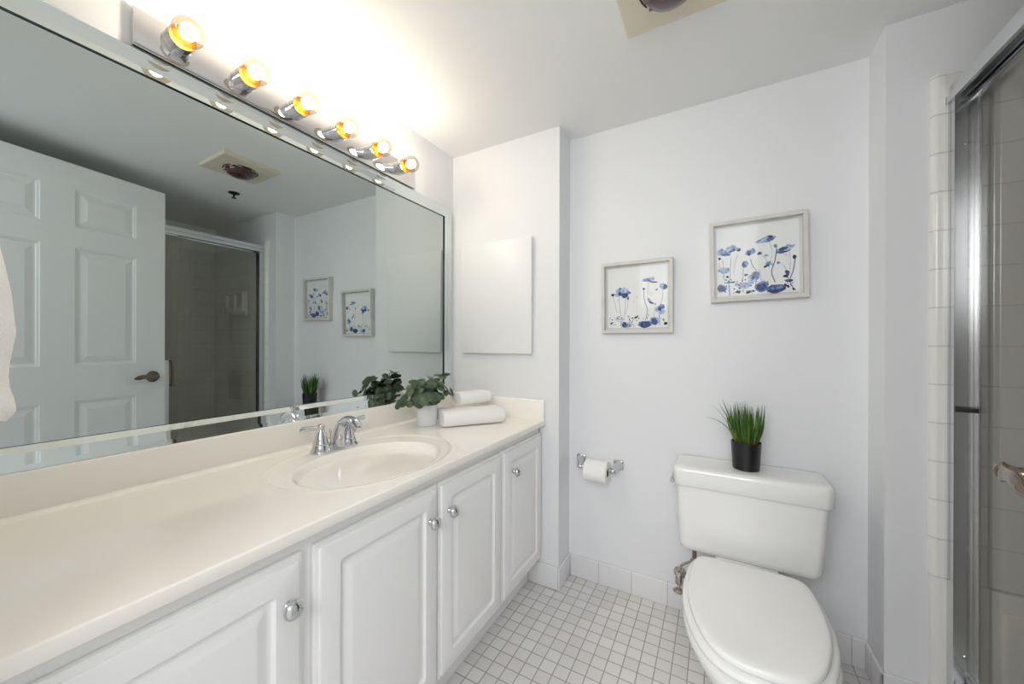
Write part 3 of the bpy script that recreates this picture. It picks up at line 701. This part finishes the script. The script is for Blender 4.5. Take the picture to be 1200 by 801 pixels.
# supply valve
sv = thing('water_supply_valve', 'chrome water shutoff valve with oval handle low on the wall beside the toilet', 'valve', (1.150, YB, .162))
WORN = mat('worn_chrome', (.55, .52, .49), .22, 1.0, var=(60, (.30, .24, .19), .45, .7))
bm = bmesh.new(); lathe(bm, [(.0005, .0005), (.026, .0005), (.025, .004), (.012, .009), (.0005, .009)], 24, axis_xf((0, 0, 0), (0, -1, 0)))
link('escutcheon', bm, WORN, sv)
bm = bmesh.new(); tube(bm, [(0, -.006, 0), (0, -.060, 0)], .0085, 12); lathe(bm, [(.012, -.020), (.0145, -.014), (.0145, .014), (.012, .020)], 12, Matrix.Translation((0, -.055, 0)))
lathe(bm, [(.0125, -.009), (.0125, .009)], 6, Matrix.Translation((0, -.055, .026))); tube(bm, [(0, -.055, -.018), (0, -.060, -.040)], .0055, 10)
link('valve_body', bm, WORN, sv)
bm = bmesh.new(); lathe(bm, [(.0005, -.006), (.012, -.006), (.018, -.003), (.019, .002), (.015, .006), (.0005, .006)], 20, Matrix.Translation((-.002, -.063, -.045)) @ Matrix.Rotation(.45, 4, 'X') @ Matrix.Diagonal((1.15, .75, 1, 1)))
link('valve_handle', bm, WORN, sv)
bm = bmesh.new(); tube(bm, catmull([(0, -.055, .030), (.012, -.075, .075), (.045, -.115, .12), (.062, -.1158, .15)], 6), .005, 10)
link('supply_hose', bm, WORN, sv)

# ------------------------------------------------------------------ toilet paper
tpz = .577
th_ = thing('toilet_paper_holder', 'chrome toilet paper holder on the wall left of the toilet', 'toilet paper holder', (.785, YB, .594))
bm = bmesh.new(); tube(bm, [(-.088, -.061, tpz-.594), (.078, -.061, tpz-.594)], .0075, 14); link('spindle', bm, CHROME, th_)
for x in (-.086, .098):
    bm = bmesh.new(); s = 1 if x > 0 else -1
    loft(bm, [[(x+a, y, b) for a, b in rrect(w_, w_, .005, 4)] for y, w_ in ((-.0005, .046), (-.005, .046), (-.008, .040), (-.009, .034))])
    link('mounting_plate', bm, CHROME, th_, 30)
    bm = bmesh.new(); tube(bm, [(x, -.008, 0), (x-.004*s, -.030, -.004), (x-.010*s, -.052, -.012), (x-.014*s, -.061, tpz-.594)], [.019, .016, .014, .015], 12, flat=1.0)
    lathe(bm, [(.0005, -.010), (.010, -.008), (.0125, -.003), (.0125, .003), (.010, .008), (.0005, .010)], 16, axis_xf((x-.014*s, -.061, tpz-.594), (1, 0, 0)))
    link('post', bm, CHROME, th_, 45)
bm = bmesh.new(); R = .0505
X = axis_xf((.794-.0535, YB-.061, tpz-.011), (1, 0, 0))
lathe(bm, [(.0205, .001), (R-.004, 0), (R, .002), (R, .105), (R-.004, .107), (.0205, .106)], 48, X, cap0=False, cap1=False)
tr = thing('toilet_paper_roll', 'white toilet paper roll on the chrome holder', 'toilet paper', (.776, YB-.061, tpz))
def shl(name, bm, o, m, par, sm=40): return link(name, shift(bm, o), m, par, sm)
oo = (.776, YB-.061, tpz)
shl('paper', bm, oo, TPAPER, tr)
bm = bmesh.new(); lathe(bm, [(.0203, .001), (.0203, .106), (.0190, .106), (.0190, .001), (.0203, .001)], 32, X, cap0=False, cap1=False)
shl('cardboard_core', bm, oo, CARD, tr)

# ------------------------------------------------------------------ grass pot on tank
gp = thing('potted_grass', 'green artificial grass in a black pot on the toilet tank', 'potted plant', (1.388, 1.672, .6897))
bm = bmesh.new(); lathe(bm, [(.0005, 0), (.043, 0), (.045, .002), (.0505, .104), (.0475, .104), (.046, .094), (.0005, .092)], 36); link('pot', bm, BLACKP, gp, 40)
rng = random.Random(3)
bm = bmesh.new(); lathe(bm, [(.0455, .0925), (.044, .096), (.025, .101), (.0005, .103)], 24, cap0=False); link('soil', bm, SOIL, gp, 60)
def blade(bm, base, tip, bend, w0, mi=0, n=7):
    b, t = Vector(base), Vector(tip); ax = (t-b); side = Vector((rng.uniform(-1, 1), rng.uniform(-1, 1), 0)).normalized(); side = (side-ax.normalized()*side.dot(ax.normalized())).normalized()
    nr = ax.normalized().cross(side); loops = []
    for k in range(n):
        q = k/(n-1); p = b+ax*q+Vector(bend)*math.sin(PI*q)*1.0; ww = w0*(1-q**2.2)*.5+.0003
        loops.append([p+side*ww, p+nr*ww*.35, p-side*ww, p-nr*ww*.2])
    rows = loft(bm, loops, mi=0)
    for f in bm.faces:
        pass
bm = bmesh.new()
for k in range(120):
    a = rng.uniform(0, 2*PI); rr = .036*math.sqrt(rng.random()); bx, by = rr*math.cos(a), rr*math.sin(a)
    hh = rng.uniform(.085, .158); sp_ = 1.35; lean = Vector((bx*sp_+rng.uniform(-.012, .004), by*sp_*.8+rng.uniform(-.010, .010), 0))
    if by+lean.y > .075: lean.y = .06-by
    blade(bm, (bx, by, .097), (bx+lean.x*.6-.006, by+lean.y*.6, .100+hh), (lean.x*.12, lean.y*.12, 0), rng.uniform(.006, .0085))
for tip, bd in (((-.142, -.004, .186), (.010, 0, .022)), ((-.115, .01, .235), (.006, 0, .012)), ((-.095, -.02, .25), (.004, 0, .010)), ((-.080, 0, .262), (0, 0, .008))):
    blade(bm, (-.03, 0, .097), tip, bd, .008, n=10)
link('grass', bm, GRASS, gp, 40)
bm = bmesh.new()
for k in range(36):
    a = rng.uniform(0, 2*PI); rr = .038*math.sqrt(rng.random()); blade(bm, (rr*math.cos(a), rr*math.sin(a), .094), (rr*math.cos(a)*1.15, rr*math.sin(a)*1.15, .094+rng.uniform(.018, .034)), (0, 0, 0), .008, n=4)
link('stems', bm, ROOT, gp, 40)

# ------------------------------------------------------------------ eucalyptus pot
ep = thing('potted_eucalyptus', 'round leaved green eucalyptus in a white pot on the countertop', 'potted plant', (.140, 1.272, ZC+.0003))
bm = bmesh.new(); lathe(bm, [(.0005, 0), (.040, 0), (.0425, .002), (.0465, .093), (.0435, .0935), (.042, .084), (.0005, .082)], 36); link('pot', bm, WPOT, ep, 40)
bm = bmesh.new(); lathe(bm, [(.0418, .083), (.03, .087), (.0005, .090)], 24, cap0=False); link('soil', bm, SOIL, ep, 60)
rng = random.Random(21)
bl = bmesh.new(); bs = bmesh.new()
def leaf(bm, p, nrm, dirv, rad):
    nrm = nrm.normalized(); dx = (dirv-nrm*dirv.dot(nrm)).normalized(); dy = nrm.cross(dx)
    ctr = bm.verts.new(p+dx*rad+nrm*rad*.10); ring = []
    for k in range(14):
        a = 2*PI*k/14; rr = rad*(1-.10*math.cos(a)*(1 if math.cos(a) < 0 else -.4))
        q = p+dx*(rad+rr*math.cos(a)*1.08)+dy*rr*.90*math.sin(a)
        q -= nrm*rad*(.14*abs(math.sin(a))**1.5+.10*max(0, math.cos(a))); ring.append(bm.verts.new(q))
    for k in range(14): bm.faces.new((ctr, ring[k], ring[(k+1) % 14]))
tips = [(-.03, -.135, .115), (.02, -.115, .175), (.0, -.09, .205), (.04, -.055, .195), (-.02, -.03, .185), (.03, .01, .19), (-.01, .04, .205), (.03, .065, .225), (.02, .085, .185), (.05, .115, .150), (.05, -.085, .125), (.075, -.03, .135), (.06, .04, .145), (-.045, -.08, .16), (.06, -.115, .125), (.05, .0, .175), (-.06, .0, .165), (.08, -.06, .15), (.05, .05, .18), (-.06, -.06, .13), (-.05, .05, .15), (.0, .0, .20)]
for tx, ty, tz in tips:
    path = catmull([(rng.uniform(-.015, .015), rng.uniform(-.02, .02), .086), (tx*.35, ty*.30, .086+(tz-.086)*.55), (tx*.75, ty*.72, .086+(tz-.086)*.92), (tx, ty, tz)], 5)
    tube(bs, path, [.0016, .0009], 6)
    L = len(path)
    for i, f in enumerate((.50, .74, 1.0)):
        p = path[min(L-1, int(f*(L-1)))]; t = (path[min(L-1, int(f*(L-1))+1)]-path[max(0, int(f*(L-1))-1)]).normalized()
        for s in ((-1, 1) if f < 1 else (0,)):
            side = t.cross(Vector((0, 0, 1))).normalized()*s+t*.4+Vector((rng.uniform(-.3, .3), rng.uniform(-.3, .3), rng.uniform(-.3, .3)))
            if s == 0: side = t
            ctr_ = Vector((0, 0, .12)); ou = (p-ctr_).normalized(); nrm = ou+Vector((rng.uniform(-.7, .9), rng.uniform(-.9, .4), rng.uniform(-.1, .8)))
            rad = rng.uniform(.0165, .0225)
            q = p+side.normalized()*rad*2
            if q.x < -.118: continue
            if q.z < .10 and abs(q.y) < .06: continue
            leaf(bl, p, nrm, side, rad)
link('foliage', bl, EUCA, ep, None)
for f in ep.children[-1].data.polygons: f.use_smooth = True
link('stems', bs, EUST, ep, 60)

# ------------------------------------------------------------------ folded towels
def folded(name, label, corner, dirv, length, width, height, layer, z, seed, turns=3):
    rng = random.Random(seed)
    dx = Vector((*dirv, 0)).normalized(); dy = Vector((-dx.y, dx.x, 0)); 
    if dy.x > 0: dy = -dy
    # flattened spiral sheet, cross section in (dy, z)
    pts = []
    nT = turns; N = 40*nT
    hr = height/2-layer/2
    hw = width/2-height/2
    for k in range(N+1):
        a = 2*PI*k/40; rr = hr-(layer*1.02)*(1-k/N)*0-(layer*1.02)*((N-k)/40)
        rr = max(rr, layer*.35)
        c, s = math.cos(a-PI/2), math.sin(a-PI/2)
        pts.append((math.copysign(hw, c) if abs(c) > 1e-6 else 0, rr, c, s))
    path = [(hwx*min(1, abs(c)*3)+rr*c, rr*s) for hwx, rr, c, s in pts]
    out = []; inn = []
    for i, p in enumerate(path):
        a = Vector(path[max(0, i-1)]); b = Vector(path[min(len(path)-1, i+1)]); t = (b-a).normalized(); n = Vector((t.y, -t.x)); q = Vector(p)
        out.append(q+n*layer*.5); inn.append(q-n*layer*.46)
    sec = out+list(reversed(inn))
    bm = bmesh.new(); loops = []; ns = 30
    for j in range(ns+1):
        q = j/ns; e = min(q, 1-q); pinch = 1-.05*max(0, 1-e/.06)**2
        wob = .0016*math.sin(q*9+seed)+.001*math.sin(q*23)
        L = []
        for i, p in enumerate(sec):
            w_ = wob*math.sin(i*.13+q*5)
            x = dx*(q*length+.0015*math.sin(i*.21+seed)*(1 if q in (0, 1) else 0))
            v = x+dy*(width/2+p.x*pinch+w_)+Vector((0, 0, height/2+p.y*pinch+w_*(1 if p.y > 0 else 0)))
            v.z = max(v.z, .0003); L.append(v)
        loops.append(L)
    loft(bm, loops, True, True)
    bmesh.ops.triangulate(bm, faces=[f for f in bm.faces if len(f.verts) > 4])
    o = link(name, bm, TERRY, smooth=50, loc=(corner[0], corner[1], z)); tag(o, label, 'towel', 'folded towels on the countertop'); return o
folded('folded_towel', 'larger folded white towel lying on the countertop at the bottom of the stack', (.268, 1.238), (.61, .79), .285, .178, .078, .0175, ZC+.0004, 1, 2)
folded('folded_towel', 'smaller folded white towel on top of the larger towel', (.255, 1.378), (.41, .91), .172, .128, .064, .0150, ZC+.0790, 4, 2)

# ------------------------------------------------------------------ towel on a ring by the mirror (near wall)
rgo = thing('towel_ring', 'chrome towel ring on the near wall beside the mirror', 'towel ring', (.30, YF, 1.50))
bm = bmesh.new(); lathe(bm, [(.0005, .0005), (.024, .0005), (.022, .008), (.010, .014), (.009, .055), (.0005, .058)], 24, axis_xf((0, 0, 0), (0, 1, 0))); link('post', bm, CHROME, rgo)
bm = bmesh.new(); tube(bm, [(.075*math.sin(2*PI*k/32), .062, -.072+.075*math.cos(2*PI*k/32)) for k in range(33)], .0045, 10); link('ring', bm, CHROME, rgo)
bm = bmesh.new(); loops = []
for k in range(40):
    q = k/39; z = 1.365-q*(1.365-1.047)
    K = [(0, .022), (.14, .0445), (.25, .0500), (.38, .0555), (.58, .0600), (.64, .0575), (.72, .0545), (.79, .0530), (.86, .0545), (.91, .0590), (.96, .0600), (1.0, .050)]
    for (qa, va), (qb, vb) in zip(K, K[1:]):
        if qa <= q <= qb: tk_ = va+(vb-va)*(q-qa)/(qb-qa)
    ww = .035+tk_
    L = []
    for j in range(48):
        a = 2*PI*j/48; f = 1+.035*math.sin(5*a+1.2)+.015*math.sin(9*a+q*2)
        L.append((.30+ww*f*math.cos(a), .066+tk_*f*math.sin(a), z+.006*math.sin(3*a)*(q > .9)))
    loops.append(L)
loft(bm, loops)
tw = link('hand_towel', shift(bm, (.30, .066, 1.365)), mat('plush_terry', (.90, .895, .885), .95, sheen=.4, bump=(260, 1.0)), smooth=60, loc=(.30, .066, 1.365))
tag(tw, 'white plush hand towel hanging at the left edge in front of the mirror', 'towel')
